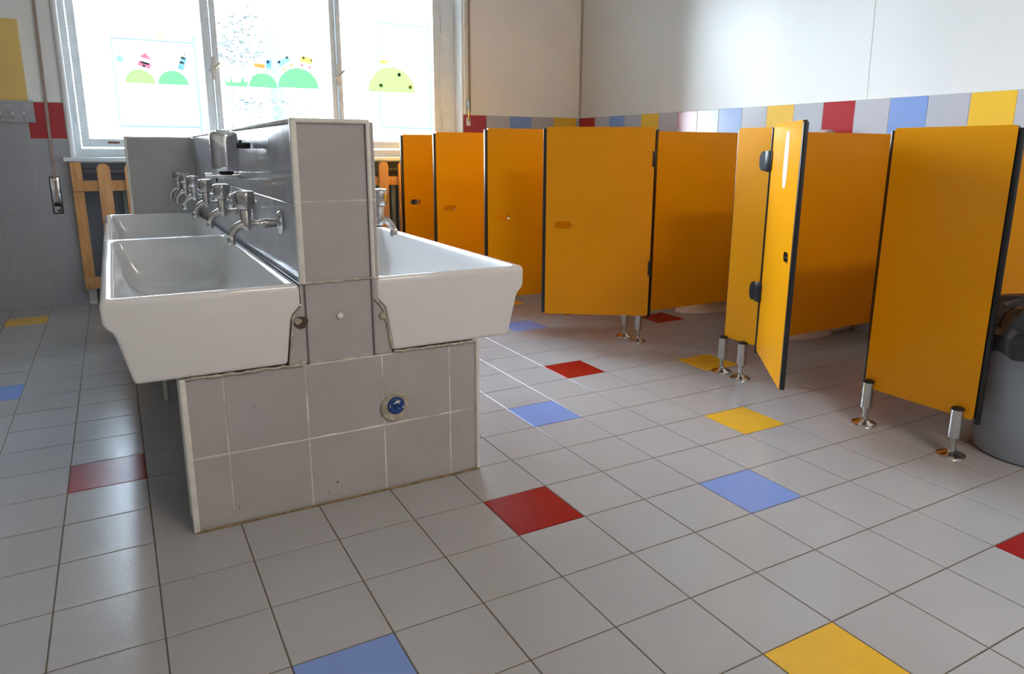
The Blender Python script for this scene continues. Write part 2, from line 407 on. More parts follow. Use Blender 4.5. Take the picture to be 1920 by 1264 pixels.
def multi(name, label, base_loc, parts, group=None):
    t = thing(name, label, 'sticker', (base_loc[0], YS, base_loc[1]), group=group)
    for pn, poly, c, lay in parts: P_(build(pn, film(poly, y=YS-.0012*lay), FILM[c], t, smooth=False))
def quad(cx, cz, w, h, a):
    c, s = math.cos(a), math.sin(a)
    return [(cx+x*c-z*s, cz+x*s+z*c) for x, z in ((-w/2, -h/2), (w/2, -h/2), (w/2, h/2), (-w/2, h/2))]
multi('house_sticker', 'pink house sticker with pointed roof on the lime hill, left pane', (-.55, 1.44), [
    ('wall', [(-.578, 1.486), (-.507, 1.467), (-.518, 1.433), (-.591, 1.453)], 'pink', 0), ('roof', [(-.576, 1.505), (-.500, 1.484), (-.536, 1.534)], 'pink', 0),
    ('window', quad(-.545, 1.469, .045, .012, -.24), 'dark', 1), ('door', quad(-.552, 1.452, .012, .014, -.24), 'dark', 1)])
multi('tower_sticker', 'blue tower sticker with orange windows on the green hill, left pane', (-.33, 1.44), [
    ('wall', [(-.333, 1.525), (-.298, 1.517), (-.327, 1.436), (-.363, 1.444)], 'blue', 0), ('roof', [(-.328, 1.532), (-.300, 1.526), (-.311, 1.545)], 'pink', 0),
    ('window', quad(-.324, 1.511, .026, .012, -.25), 'orange', 1), ('window', quad(-.334, 1.484, .026, .012, -.25), 'orange', 1)])
sticker('dot_sticker', 'sticker', 'pale orange round sticker, topmost sticker of the left pane', circ(-.441, 1.639, .022), 'peach', 'round dot stickers')
sticker('dot_sticker', 'sticker', 'cyan round sticker at the far left of the left pane', circ(-.682, 1.485, .022), 'cyan', 'round dot stickers')
WG_ = 'train wagon stickers on the middle pane'
multi('wagon_sticker', 'orange and blue lorry sticker above the smaller green hill, middle pane', (.16, 1.46), [
    ('body', [(.110, 1.509), (.183, 1.505), (.181, 1.475), (.110, 1.482)], 'orange', 0), ('cab', [(.186, 1.533), (.224, 1.531), (.219, 1.474), (.184, 1.478)], 'blue', 0),
    ('window', quad(.201, 1.519, .014, .017, 0), 'dark', 1), ('wheel', circ(.129, 1.464, .010), 'cyan', 0), ('wheel', circ(.189, 1.458, .010), 'cyan', 0), ('chimney', quad(.116, 1.523, .014, .006, -.2), 'red', 0)], WG_)
multi('wagon_sticker', 'tilted light blue wagon sticker with orange wheels, middle pane', (.31, 1.48), [
    ('body', [(.257, 1.522), (.335, 1.571), (.353, 1.539), (.281, 1.486)], 'cyan', 0), ('window', quad(.275, 1.523, .016, .014, .5), 'grey', 1), ('window', quad(.329, 1.555, .016, .014, .5), 'grey', 1),
    ('wheel', circ(.303, 1.478, .010), 'orange', 0), ('wheel', circ(.355, 1.508, .010), 'orange', 0)], WG_)
multi('wagon_sticker', 'yellow wagon sticker with red wheels on the biggest green hill, middle pane', (.46, 1.50), [
    ('body', [(.423, 1.577), (.505, 1.561), (.499, 1.52), (.417, 1.533)], 'yellow', 0), ('window', quad(.441, 1.560, .014, .014, -.2), 'grey', 1), ('window', quad(.492, 1.547, .010, .012, -.2), 'grey', 1),
    ('wheel', circ(.429, 1.512, .010), 'red', 0), ('wheel', circ(.479, 1.500, .010), 'red', 0)], WG_)
multi('house_sticker', 'faint pink and yellow house sticker above the lime hill, right pane', (1.015, 1.555), [
    ('wall', quad(1.019, 1.569, .062, .028, .05), 'yellow', 0), ('roof', [(.98, 1.60), (1.045, 1.603), (1.006, 1.632)], 'ppink', 0)])

# ------------------------------------------------------------------ outside the window
bm = N(); box(bm, (-14, 4.0, -.3), (16, 40, -.25)); struct('ground', bm, mat('pale_concrete_yard', (.55, .56, .55), .9, noise=.2, nscale=1.5))
M_GATE = mat('teal_wire_paint', (.003, .016, .015), .5)
def mesh_panel(name, label, x0, x1, z0, z1, y, clip=False):
    t = thing(name, label, 'fence', ((x0+x1)/2, y, -.25))
    bm = N(); r = .016
    tube(bm, [(x0, y, z0), (x1, y, z0)], r, 8); tube(bm, [(x0, y, z1), (x1, y, z1)], r*.8, 8); tube(bm, [(x0, y, z0), (x0, y, z1)], r*.8, 8)
    P_(build('frame', bm, M_GATE, t))
    bm = N(); tube(bm, [(x1, y, -.25), (x1, y, z1+.04)], r*1.2, 10); lathe(bm, [(.0001, z1+.09), (.024, z1+.075), (.028, z1+.05), (.02, z1+.03)], 12, (x1, y, 0)); P_(build('post', bm, M_GATE, t))
    bm = N(); h = z1-z0; s = .085; k = x0-h
    while k < x1:
        for sg in (1, -1):
            a = (k, z0) if sg == 1 else (k, z1)
            lo, hi = max(k, x0), min(k+h, x1)
            if hi > lo+.01: tube(bm, [(lo, y, a[1]+sg*(lo-k)), (hi, y, a[1]+sg*(hi-k))], .0022, 4)
        k += s
    P_(build('wire_mesh', bm, M_GATE, t))
mesh_panel('wire_fence', 'pale teal wire mesh gate panel outside the left window pane', -.66, .185, 1.20, 2.14, 8.0)
mesh_panel('wire_fence', 'pale teal wire mesh panel outside the right window pane', 2.40, 3.12, 1.24, 2.55, 8.0)
bm = N(); box(bm, (1.00, 7.98, -.25), (1.16, 8.10, 3.4), bev=.01)
tag(build('outdoor_post', bm, mat('pale_blue_post', (.020, .029, .034), .6)), 'pale blue upright post outside the middle window pane', 'post')
M_LEAF = mat('sunlit_leaves', (.034, .036, .026), .6, color2=(.018, .024, .022), nscale=4)
M_BARK = mat('bark', (.07, .06, .05), .8)
def shrub(label, cx, y, z0, spots, seed):
    rnd = random.Random(seed); t = thing('shrub', label, 'shrub', (cx, y, -.25))
    bm = N()
    for sx, sz, r, n in spots:
        for _ in range(n):
            a, b, q = rnd.uniform(0, 2*PI), rnd.uniform(-1, 1), rnd.random()**.5
            c = Vector((sx+r*q*math.cos(a), y+rnd.uniform(-.3, .3), sz+r*q*math.sin(a)))
            d = Vector((rnd.uniform(-1, 1), rnd.uniform(-1, 1), rnd.uniform(-1, 1))).normalized(); u, v = frame_of(d); l = rnd.uniform(.025, .05)
            pts = [c-u*l, c+v*l*.4, c+u*l, c-v*l*.4]
            bm.faces.new([bm.verts.new(p) for p in pts])
    P_(build('foliage', bm, M_LEAF, t, smooth=False))
    bm = N()
    for sx, sz, r, n in spots:
        tube(bm, [(cx, y+.05, -.25), ((cx+sx)/2, y+.05, (sz-.25)/2), (sx, y+.05, sz)], [.035, .022, .006], 7)
    P_(build('stem', bm, M_BARK, t))
shrub('sun-bleached leafy shrub outside the middle pane, left of the pale post', .7, 8.6, 1, [(.55, 2.35, .22, 90), (.85, 2.5, .2, 110), (.75, 2.2, .28, 190), (.62, 2.1, .18, 90), (.95, 2.15, .12, 60)], 3)
shrub('low pale shrub outside behind the lower middle pane', .8, 7.6, 1, [(.55, 1.5, .14, 60), (.7, 1.4, .16, 80), (.95, 1.45, .13, 50), (1.15, 1.42, .12, 40)], 5)

# ------------------------------------------------------------------ wash trough wall (tiled pedestal)
PX0, PX1, CXL, CXR, YF, YE = -.705, .083, -.408, -.221, .397, 2.84
ped = thing('washroom_pedestal', 'grey tiled wash pedestal wall with cream edge trims in the middle of the room', 'pedestal', ((CXL+CXR)/2, YF, 0))
# core (behind the tiles)
bm = N(); e = .008
box(bm, (CXL+e, YF+e, 0), (CXR-e, YE, 1.006)); P_(build('wall_core', bm, M_PGROUT, ped))
for ya in (YF+e, 1.5, 2.74):
    bm = N(); box(bm, (PX0+e, ya, 0), (CXL+e, ya+.10-(e if ya < 1 else 0), .398)); box(bm, (CXR-e, ya, 0), (PX1-e, ya+.10-(e if ya < 1 else 0), .398)); P_(build('support_pier', bm, [M_PT], ped))
bm = N(); box(bm, (-.722, YE, 0), (.09, YE+.10, 1.0), bev=.002); P_(build('end_wall', bm, [M_PT], ped))
PM = [M_PGROUT, M_PT]
one = lambda *a: 1
PM2 = [mat('dark_tile_grout', (.16, .155, .16), .7, noise=.3, nscale=20), mat('pedestal_side_tile', (.44, .435, .46), .14, noise=.06, nscale=8, bump=.10, bscale=90)]
def pt(P, u, v, side=False, **k): 
    bm, ms = tiles('p', P, u, v, one, PM2 if side else PM, g=(.0022 if side else .0042), slab=.004, depth=.0007, tilt=.0012, **k); P_(build('tile_facing', bm, ms, ped, smooth=False))
fP = lambda u, v, h: Vector((u, YF+.004-h, v))
pt(fP, [PX0, -.612, -.412, -.205, -.005, PX1], [0, .195, .398])
pt(fP, [CXL-.004, CXR+.016], [.398+.004, .612, .815, 1.010])
pt(lambda u, v, h: Vector((CXL+.004-h, u, v)), [YF]+[.518+.2*k for k in range(12)]+[YE], [.40, .605, .807, 1.004], side=True)
pt(lambda u, v, h: Vector((CXR-.004+h, u, v)), [YF]+[.518+.2*k for k in range(12)]+[YE], [.40, .605, .807, 1.004], side=True)
pt(lambda u, v, h: Vector((u, YE+.004-h, v)), [-.722, -.518, CXL], [.60, .805, .998], side=True)
pt(lambda u, v, h: Vector((u, YE+.004-h, v)), [CXR, -.02, .09], [.60, .805, .998], side=True)
pt(lambda u, v, h: Vector((PX0+.004-h, u, v)), [YF, YF+.1], [0, .2, .4])
pt(lambda u, v, h: Vector((PX1-.004+h, u, v)), [YF, YF+.1], [0, .2, .4])
pt(lambda u, v, h: Vector((CXL+.004-h, u, v)), [YF+.1]+[.6+.2*k for k in range(12)]+[YE], [0, .2, .4])
# cream plastic trims
def trim(a, b, r=.006): 
    bm = N(); box(bm, a, b, bev=r*.7, seg=3); P_(build('corner_trim', bm, M_TRIM, ped))
t_ = .010
trim((CXL-.006, YF-.005, .61), (CXL+t_, YF+t_, 1.012)); trim((CXR-.006, YF-.005, .61), (CXR+.005, YF+t_, 1.012))
trim((CXL-.006, YF-.005, 1.004), (CXR+.005, YF+.012, 1.016))
trim((CXL-.006, YF, 1.004), (CXL+.008, YE, 1.0155)); trim((CXR-.008, YF, 1.004), (CXR+.005, YE, 1.0155))
bm = N(); box(bm, (CXL+.004, YF+.006, 1.0), (CXR-.004, YE, 1.0125)); P_(build('top_tile', bm, M_PT, ped))
trim((PX0-.006, YF-.005, 0), (PX0+.009, YF+.012, .402)); trim((PX1-.007, YF-.005, 0), (PX1+.004, YF+.012, .402))
trim((PX0-.005, YF+.09, 0), (PX0+.006, YF+.103, .402)); trim((PX0-.006, 1.495, 0), (PX0+.009, 1.512, .402))
trim((-.728, YE-.005, 0), (-.716, YE+.01, 1.004)); trim((-.728, YE-.004, .996), (CXL, YE+.1, 1.006))
# joint between pedestal and floor
bm = N(); tube(bm, [(PX0, YF-.004, .001), (PX1, YF-.004, .001)], .0035, 8); P_(build('floor_joint', bm, mat('ochre_grout', (.30, .21, .09), .8, noise=.5, nscale=40), ped))
for sg, cx_ in ((-1, CXL), (1, CXR)):
    bm = N(); prism(bm, [(cx_, .400), (cx_+sg*.0445, .400), (cx_+sg*.030, .520), (cx_+sg*.025, .533), (cx_+sg*.014, .545), (cx_+sg*.004, .552), (cx_, .553)], lambda u, v, k: Vector((u, k, v)), YF+.0025, YF+.03)
    P_(build('cut_tile', bm, M_PT, ped, smooth=False))
# silicone and plaster around the basins
def bead(pts, r=.0035): 
    bm = N(); P = []
    for i in range(len(pts)-1):
        a, b = Vector(pts[i]), Vector(pts[i+1]); n = max(2, int((b-a).length/.012))
        for k in range(n): P.append(a.lerp(b, k/n)+Vector((random.uniform(-1, 1)*.0012, 0, random.uniform(-1, 1)*.0016)))
    P.append(Vector(pts[-1])); tube(bm, P, [r*random.uniform(.6, 1.3) for _ in P], 7); P_(build('silicone_bead', bm, M_CAULK, ped))
y_ = YF-.0005
bead([(-.700, y_, .402), (-.455, y_, .401), (-.415, y_, .400)]); bead([(-.449, y_, .405), (-.436, y_, .525), (-.415, y_, .55)], .003)
bead([(-.172, y_, .402), (-.09, y_, .401), (.078, y_, .400)]); bead([(-.176, y_, .41), (-.197, y_, .525), (-.220, y_, .555)], .003)
bead([(CXL, y_, .610), (CXR, y_, .612)], .0022)
def blob(name, m_, cx, cz, r, seed, th=.004, n=26, wob=.22):
    rnd = random.Random(seed); ph = [rnd.uniform(0, 6.28) for _ in range(4)]
    rings = []
    for q, h in ((1, 0), (.93, th*.8), (.55, th), (.05, th)):
        rings.append([Vector((cx+r*q*(1+wob*sum(math.sin((k_+2)*2*PI*k/n+ph[k_])/(k_+1.5) for k_ in range(4))*.5)*math.cos(2*PI*k/n), YF-.001-h, cz+r*q*(1+wob*sum(math.sin((k_+2)*2*PI*k/n+ph[k_])/(k_+1.5) for k_ in range(4))*.5)*math.sin(2*PI*k/n))) for k in range(n)])
    bm = N(); loft(bm, rings); bmesh.ops.recalc_face_normals(bm, faces=bm.faces[:]); return P_(build(name, bm, m_, ped))
blob('plaster_patch', M_PLAST, -.175, .243, .041, 2, wob=.16, n=34)
blob('plaster_patch', M_PLAST, -.424, .516, .009, 4); blob('plaster_patch', M_PLAST, -.200, .507, .009, 5); blob('plaster_patch', M_CAULK, -.418, .405, .008, 6)
M_DMG = mat('chipped_brown', (.11, .07, .05), .9, noise=.5, nscale=80)
blob('chipped_spot', M_DMG, -.416, .512, .017, 8, th=.0012)
blob('filled_hole', M_TRIM, -.315, .519, .0085, 9, th=.002, n=8, wob=.1)
for x, z, r in ((-.545, .31, .0018), (-.345, .055, .0028), (-.60, .045, .0018), (-.372, .03, .0016), (-.21, .215, .0025), (.03, .12, .0014)):
    blob('speck', M_DMG if x != -.21 else M_TRIM, x, z, r, int(abs(x)*100), th=.0006, n=8)
cap_o = build('drain_cap', N(), M_CAPB, ped)
bm = N(); lathe(bm, [(.0001, -.0105), (.006, -.0105), (.009, -.008), (.019, -.0085), (.0235, -.007), (.025, -.003), (.025, 0)], 28, (-.173, YF-.003, .248), 'Y')
bm.to_mesh(cap_o.data); bm.free(); cap_o.parent = ped; P_(cap_o)
cap_o['label'] = 'round blue plastic drain cap with paint splashes'
bm = N()
rnd = random.Random(3)
def splat(cx, cz, pts): prism(bm, [(cx+a, cz+b) for a, b in pts], lambda u, v, k: Vector((u, k, v)), YF-.0135, YF-.0115)
splat(-.172, .258, [(-.012, -.002), (-.004, .003), (.001, .009), (.003, .004), (.010, .006), (.006, .001), (.009, -.004), (.002, -.001)])
splat(-.172, .250, circ(0, 0, .0028, 8)); splat(-.156, .243, [(-.002, -.004), (.001, -.003), (.003, .003), (.001, .005)]); splat(-.193, .249, [(-.001, -.004), (.001, -.003), (.0015, .004), (0, .005)]); splat(-.165, .240, circ(0, 0, .0014, 6))
sp = build('paint_splash', bm, M_TRIM, cap_o, smooth=False); sp.matrix_parent_inverse = Matrix.Identity(4)

# ------------------------------------------------------------------ ceramic basins
def rring(x0, x1, y0, y1, r, z, n=7): return [Vector((a, b, z)) for a, b in rrect(x0, x1, y0, y1, r, n)]
def make_basin(name, label, xi, xo, y0, y1, group):
    """xi = edge at the wall, xo = outer edge (sign gives side)"""
    s = 1 if xo > xi else -1
    t = thing(name, label, 'basin', ((xi+xo)/2, (y0+y1)/2, .405), group=group)
    W = abs(xo-xi)
    def X(a): return xi+s*a
    def ring(a0, a1, yy0, yy1, r, z): 
        p, q = X(a0), X(a1)
        R_ = rring(min(p, q), max(p, q), yy0, yy1, r, z)
        return R_
    w_ = .0015
    ys0, ys1 = y0, y1
    L = []
    # outside, bottom to top: narrow body, stepped out to a heavy rim
    L.append(ring(.052, W-.062, ys0+.004, ys1-.004, .004, .4065))
    L.append(ring(.044, W-.052, ys0+.001, ys1-.001, .006, .4085))
    L.append(ring(.041, W-.049, ys0, ys1, .008, .415))
    L.append(ring(.027, W-.024, ys0, ys1, .008, .520))
    L.append(ring(.022, W-.018, ys0, ys1, .008, .533))
    L.append(ring(.011, W-.006, ys0, ys1, .008, .545))
    L.append(ring(.003, W-.001, ys0, ys1, .009, .553))
    L.append(ring(.001, W, ys0, ys1, .010, .560))
    L.append(ring(.001, W+.001, ys0, ys1, .010, .594))
    L.append(ring(.002, W-.001, ys0+.001, ys1-.001, .010, .603))
    L.append(ring(.006, W-.005, ys0+.004, ys1-.004, .010, .609))
    L.append(ring(.010, W-.010, ys0+.007, ys1-.007, .012, .611))
    # over the rim and down inside
    L.append(ring(.024, W-.024, ys0+.012, ys1-.012, .018, .611))
    L.append(ring(.028, W-.028, ys0+.016, ys1-.016, .022, .608))
    L.append(ring(.030, W-.031, ys0+.019, ys1-.019, .026, .600))
    L.append(ring(.034, W-.040, ys0+.026, ys1-.026, .034, .56))
    L.append(ring(.042, W-.058, ys0+.040, ys1-.040, .045, .49))
    L.append(ring(.052, W-.076, ys0+.055, ys1-.055, .055, .455))
    L.append(ring(.070, W-.100, ys0+.080, ys1-.080, .060, .436))
    L.append(ring(.100, W-.130, ys0+.130, ys1-.130, .050, .428))
    L.append(ring(.180, W-.200, ys0+.40, ys1-.40, .020, .424))
    bm = N(); loft(bm, L); bmesh.ops.recalc_face_normals(bm, faces=bm.faces[:])
    b = P_(build('bowl', bm, M_CER, t, ang=60))
    bm = N(); lathe(bm, [(.0001, .4265), (.012, .4265), (.020, .4290), (.024, .4275), (.024, .424)], 20, (X(W*.48), (y0+y1)/2, 0)); P_(build('drain', bm, M_CHROME, t))
    return t
BG = 'long white ceramic wash basins on the pedestal'
make_basin('wash_basin', 'white ceramic trough basin nearest the camera on the left of the tiled pedestal', CXL-.0045, -.853, YF, 1.617, BG)
make_basin('wash_basin', 'white ceramic trough basin behind the front left one, reaching the tiled end wall', CXL-.0045, -.853, 1.6175, 2.835, BG)
make_basin('wash_basin', 'white ceramic trough basin on the right side of the tiled pedestal', CXR+.0045, .237, YF, 1.617, BG)

# ------------------------------------------------------------------ taps
def make_tap(label):
    """built on the left face: wall at x=0, spout towards -x, axis height z=0"""
    t = thing('tap', label, 'tap', group='round-knobbed chrome taps over the basins')
    bm = N(); lathe(bm, [(.0001, .0), (.031, .0), (.0315, .002), (.029, .006), (.022, .009), (.012, .011), (.011, .012)], 28, (0, 0, 0), '-X'); build('wall_flange', bm, M_CHROME, t)
    bm = N(); lathe(bm, [(.0115, .010), (.0115, .034), (.0135, .034), (.0135, .044), (.0095, .046), (.0095, .054), (.008, .056), (.0078, .068), (.010, .076), (.010, .083)], 24, (0, 0, 0), '-X'); build('pipe', bm, M_CHROMEW, t)
    bm = N(); lathe(bm, [(.006, -.017), (.011, -.015), (.0150, -.008), (.0152, .006), (.0145, .012), (.0135, .034), (.0125, .036), (.0125, .040)], 24, (-.088, 0, 0))
    build('body', bm, M_CHROMEW, t)
    bm = N(); tube(bm, [(-.088, 0, -.004), (-.100, 0, .0), (-.112, 0, -.006), (-.123, 0, -.020), (-.129, 0, -.032)], [.012, .0115, .0105, .0098, .0095], 16)
    sp_ = build('spout', bm, M_CHROMEW, t)
    bm = N(); lathe(bm, [(.0095, -.053), (.0108, -.051), (.0108, -.036), (.0095, -.032)], 18, (-.129, 0, 0)); build('aerator', bm, M_CHROMEW, sp_)
    # faceted knob
    fl = lambda a, h: 1-.085*(.5+.5*math.cos(6*a))*max(0, math.sin(min(1, max(0, (h-.042)/.040))*PI))
    bm = N(); lathe(bm, [(.013, .037), (.0190, .040), (.0225, .047), (.0256, .057), (.0268, .067), (.0262, .077), (.0245, .083), (.0215, .0857), (.0001, .086)], 48, (-.088, 0, 0), fl=fl)
    build('knob', bm, M_CHROMEW, t)
    bm = N(); lathe(bm, [(.0001, .0862), (.017, .0864), (.0175, .087), (.012, .0875), (.0001, .0878)], 24, (-.088, 0, 0)); build('knob_cap', bm, M_CHROME, t)
    return t
def copy_thing(src, loc, rz=0, label=None):
    r = src.copy(); COL.objects.link(r); r.location = loc; r.rotation_euler = (0, 0, rz)
    if label: r['label'] = label
    for ch in src.children:
        c = ch.copy(); COL.objects.link(c); c.parent = r
        for g in ch.children:
            d = g.copy(); COL.objects.link(d); d.parent = c
    return r
LBL = ['chrome tap nearest the camera on the left side of the pedestal, wall flange fully visible', 'second chrome tap from the front on the left side of the pedestal',
       'third chrome tap from the front on the left side of the pedestal', 'fourth chrome tap from the front on the left side of the pedestal',
       'fifth chrome tap from the front, just before the farthest one', 'farthest chrome tap, beside the tiled end wall over the rear basin']
ty = [.595, 1.055, 1.50, 1.94, 2.35, 2.745]
tap0 = make_tap(LBL[0]); tap0.location = (CXL-.003, ty[0], .748)
for k in range(1, 6): copy_thing(tap0, (CXL-.003, ty[k], .748-.001*k), 0, LBL[k])
copy_thing(tap0, (CXR+.003, .60, .745), PI, 'chrome tap over the right basin, partly hidden by the tiled column')

# soap dispenser
sd = thing('soap_dispenser', 'polished chrome cylindrical soap dispenser on the left face of the tiled column', 'soap dispenser', (CXL, 1.0, .87))
bm = N(); lathe(bm, [(.0001, .1285), (.022, .1285), (.024, .126), (.034, .1245), (.0395, .118), (.041, .108), (.041, .022), (.0395, .012), (.034, .006), (.020, .003), (.0001, .002)], 40, (-.078, 0, 0)); build('tank', bm, mat('polished_chrome', (.72, .71, .70), .05, 1.0), sd)
bm = N(); lathe(bm, [(.0001, 0), (.009, 0), (.0095, .012), (.0095, .03), (.0115, .031), (.0115, .037), (.010, .038), (.010, .050), (.0085, .052), (.0085, .108), (.0065, .109), (.0065, .118), (.008, .119), (.008, .140), (.0001, .141)], 24, (0, 0, -.008), '-X'); build('valve', bm, M_CHROME, sd)
bm = N(); lathe(bm, [(.021, -.001), (.021, .006)], 24, (-.078, 0, 0)); tube(bm, [(-.107, 0, -.012), (-.107, 0, -.028)], .0025, 8); build('collar', bm, M_BLK, sd)
bm = N(); box(bm, (-.040, -.006, .074), (-.001, .006, .092), bev=.003); tube(bm, [(-.03, 0, .092), (-.03, 0, .1)], .005, 8); build('bracket', bm, M_BLK, sd)

# ------------------------------------------------------------------ picket guard and radiator below the window
pf = thing('picket_fence', 'honey coloured wooden picket guard in front of the radiator under the window', 'fence', (.3, 3.60, .1))
def picket(x0, x1, z0, z1, y, rnd_=True):
    bm = N(); r = (x1-x0)/2; c = (x0+x1)/2
    poly = [(x0, z0), (x1, z0)]+([(c+r*math.cos(a), z1-r+r*math.sin(a)) for a in [PI*k/12 for k in range(13)]] if rnd_ else [(x1, z1), (x0, z1)])
    prism(bm, poly, lambda u, v, k: Vector((u, k, v)), y, y+.018)
    es = [e_ for e_ in bm.edges if abs(e_.verts[0].co.y-e_.verts[1].co.y) < 1e-6]
    bmesh.ops.bevel(bm, geom=es, offset=.0025, segments=2, affect='EDGES')
    return bm
P_(build('post', picket(-1.012, -.955, .10, .864, 3.612, False), M_WOOD, pf))
for z0, z1 in ((.695, .757), (.104, .176)):
    bm = N(); box(bm, (-1.010, 3.592, z0), (1.36, 3.612, z1), bev=.003); P_(build('rail', bm, M_WOOD, pf))
k = 0; x = -.876
while x < 1.30:
    P_(build('picket', picket(x, x+.070, .10, .857 if x < 0 else .864, 3.572), M_WOOD, pf)); x += .1452
    k += 1
P_(build('post', picket(1.30, 1.357, .10, .864, 3.612, False), M_WOOD, pf))
rd = thing('radiator', 'grey-green column radiator behind the wooden picket guard under the window', 'radiator', (.35, 3.70, .12))
for i in range(34):
    xx = -.735+.062*i
    bm = N()
    for yy in (3.665, 3.70, 3.735): tube(bm, [(xx, yy, .15), (xx, yy, .70)], [.015, .015], 10)
    bmesh.ops.scale(bm, vec=(1.25, 1, 1), space=Matrix.Translation((-xx, 0, 0)), verts=bm.verts[:])
    box(bm, (xx-.024, 3.65, .13), (xx+.024, 3.75, .17), bev=.012); box(bm, (xx-.024, 3.65, .68), (xx+.024, 3.75, .725), bev=.012)
    P_(build('section', bm, M_RAD, rd))
bm = N(); tube(bm, [(-.99, 3.72, .70), (-.735, 3.72, .70)], .012, 10); tube(bm, [(-.93, 3.72, .0), (-.93, 3.72, .15), (-.76, 3.72, .15)], .010, 10); P_(build('supply_pipe', bm, mat('white_pipe', (.7, .7, .68), .4), rd))
bm = N(); tube(bm, [(-.955, 3.735, .805), (1.57, 3.735, .805)], .013, 10); tag(build('heating_pipe', bm, mat('grey_pipe', (.24, .25, .28), .4)), 'dark grey horizontal pipe under the window sill behind the pickets', 'pipe')

# ------------------------------------------------------------------ things on the left part of the window wall
bm = N(); box(bm, (-1.62, YW-.008, 1.209), (-1.176, YW-.0005, 1.650)); o = tag(build('yellow_poster', bm, M_POST), 'plain yellow card sheet on the wall above the coat rack', 'poster')
cr = thing('coat_rack', 'grey felt-covered coat rack board with small metal hooks', 'coat rack', (-1.4, YW-.010, 1.09))
bm = N(); box(bm, (-1.66, YW-.024, 1.089), (-1.152, YW-.0085, 1.209), bev=.002); P_(build('board', bm, M_RACK, cr))
for xh in (-1.203, -1.256, -1.312, -1.366, -1.42):
    bm = N(); y = YW-.024
    tube(bm, [(xh, y, 1.142), (xh, y-.006, 1.138), (xh, y-.012, 1.118), (xh, y-.022, 1.112), (xh, y-.028, 1.122)], .003, 8); lathe(bm, [(.0001, 0), (.006, .0), (.006, .003)], 10, (xh, y-.003, 1.14), 'Y'); P_(build('hook', bm, M_CHROME, cr))
bm = N(); box(bm, (-1.172, YW-.018, 1.205), (-1.156, YW-.008, 1.222), bev=.002); P_(build('clip', bm, M_FRAME, cr))

def strap(label, x0, ztop, zbot, xb, w, wind):
    t = thing('shutter_strap', label, 'strap', (x0, YW-.012, zbot), group='roller shutter straps')
    bm = N(); loft(bm, [[Vector((x-w/2, YW-.014, z)), Vector((x+w/2, YW-.014, z)), Vector((x+w/2, YW-.0125, z)), Vector((x-w/2, YW-.0125, z))] for x, z in ((x0, ztop), (xb, zbot+.03))])
    bmesh.ops.recalc_face_normals(bm, faces=bm.faces[:]); P_(build('strap', bm, M_STRAP, t)); return t
st = strap('beige roller shutter strap hanging left of the window with a long chrome winder', -1.073, 2.6, .60, -1.098, .016, 1)
bm = N(); z0, z1, xc = .563, .781, -1.100
box(bm, (xc-.027, YW-.0115, z0), (xc+.026, YW-.0085, z1), bev=.001); pl = P_(build('winder_plate', bm, M_BLK, st))
bm = N(); box(bm, (xc-.022, YW-.0135, z0+.006), (xc+.021, YW-.0110, z1-.006), bev=.001)
lathe(bm, [(.0001, -.003), (.006, -.0025), (.006, 0)], 12, (xc, YW-.013, z1-.02), 'Y'); f_ = build('face_plate', bm, M_CHROME, pl); f_.matrix_parent_inverse = pl.matrix_parent_inverse.copy() if False else Matrix.Identity(4)
bm = N(); box(bm, (xc-.018, YW-.018, .606), (xc+.018, YW-.013, .632), bev=.002); lathe(bm, [(.0001, -.003), (.007, -.003), (.007, 0)], 12, (xc+.003, YW-.0135, .582), 'Y'); P_(build('strap_clamp', bm, M_BLK, st))
s2 = strap('beige roller shutter strap right of the window with a bright lever clamp', 1.628, 2.6, 1.20, 1.628, .014, 0)
bm = N(); box(bm, (1.583, YW-.018, 1.215), (1.612, YW-.0005, 2.6), bev=.003); P_(build('strap_cover', bm, M_TRIM, s2))
bm = N(); box(bm, (1.597, YW-.016, 1.125), (1.629, YW-.0085, 1.185), bev=.002); lathe(bm, [(.0001, -.004), (.008, -.004), (.009, 0)], 14, (1.613, YW-.0165, 1.142), 'Y'); P_(build('clamp_plate', bm, M_FRAME, s2))
bm = N(); tube(bm, [(1.601, YW-.026, 1.31), (1.604, YW-.03, 1.26), (1.612, YW-.024, 1.185), (1.614, YW-.016, 1.16)], [.012, .012, .010, .008], 12); P_(build('lever', bm, M_CHROME, s2))

# ------------------------------------------------------------------ toilet stalls
XF = 1.462      # front face of the stall fronts
TH = .014
def panel(name, poly, fn, th, parent, hole=None, bev=.0012):
    """flat laminate board with yellow faces and dark core edge; poly/hole in (u,v); fn(u,v,w)"""
    bm = N()
    def ringv(pl, w): return [bm.verts.new(fn(u, v, w)) for u, v in pl]
    fr = []
    for w in (0, th):
        o = ringv(poly, w); eds = [bm.edges.new((o[i], o[(i+1) % len(o)])) for i in range(len(o))]
        h = None
        if hole:
            h = ringv(hole, w); eds += [bm.edges.new((h[i], h[(i+1) % len(h)])) for i in range(len(h))]
            r = bmesh.ops.triangle_fill(bm, use_beauty=True, use_dissolve=False, edges=eds)
        else: bm.faces.new(o)
        fr.append((o, h))
    for f in bm.faces: f.material_index = 0
    nf = []
    for a, b in [(fr[0][0], fr[1][0])]+([(fr[0][1], fr[1][1])] if hole else []):
        for i in range(len(a)): nf.append(bm.faces.new((a[i], a[(i+1) % len(a)], b[(i+1) % len(a)], b[i])))
    for f in nf: f.material_index = 1
    bmesh.ops.recalc_face_normals(bm, faces=bm.faces[:])
    return build(name, bm, [M_YEL, M_BROWN], parent, ang=30)
def cornered(u0, u1, v0, v1, r=.012): return rrect(u0, u1, v0, v1, r, 4)
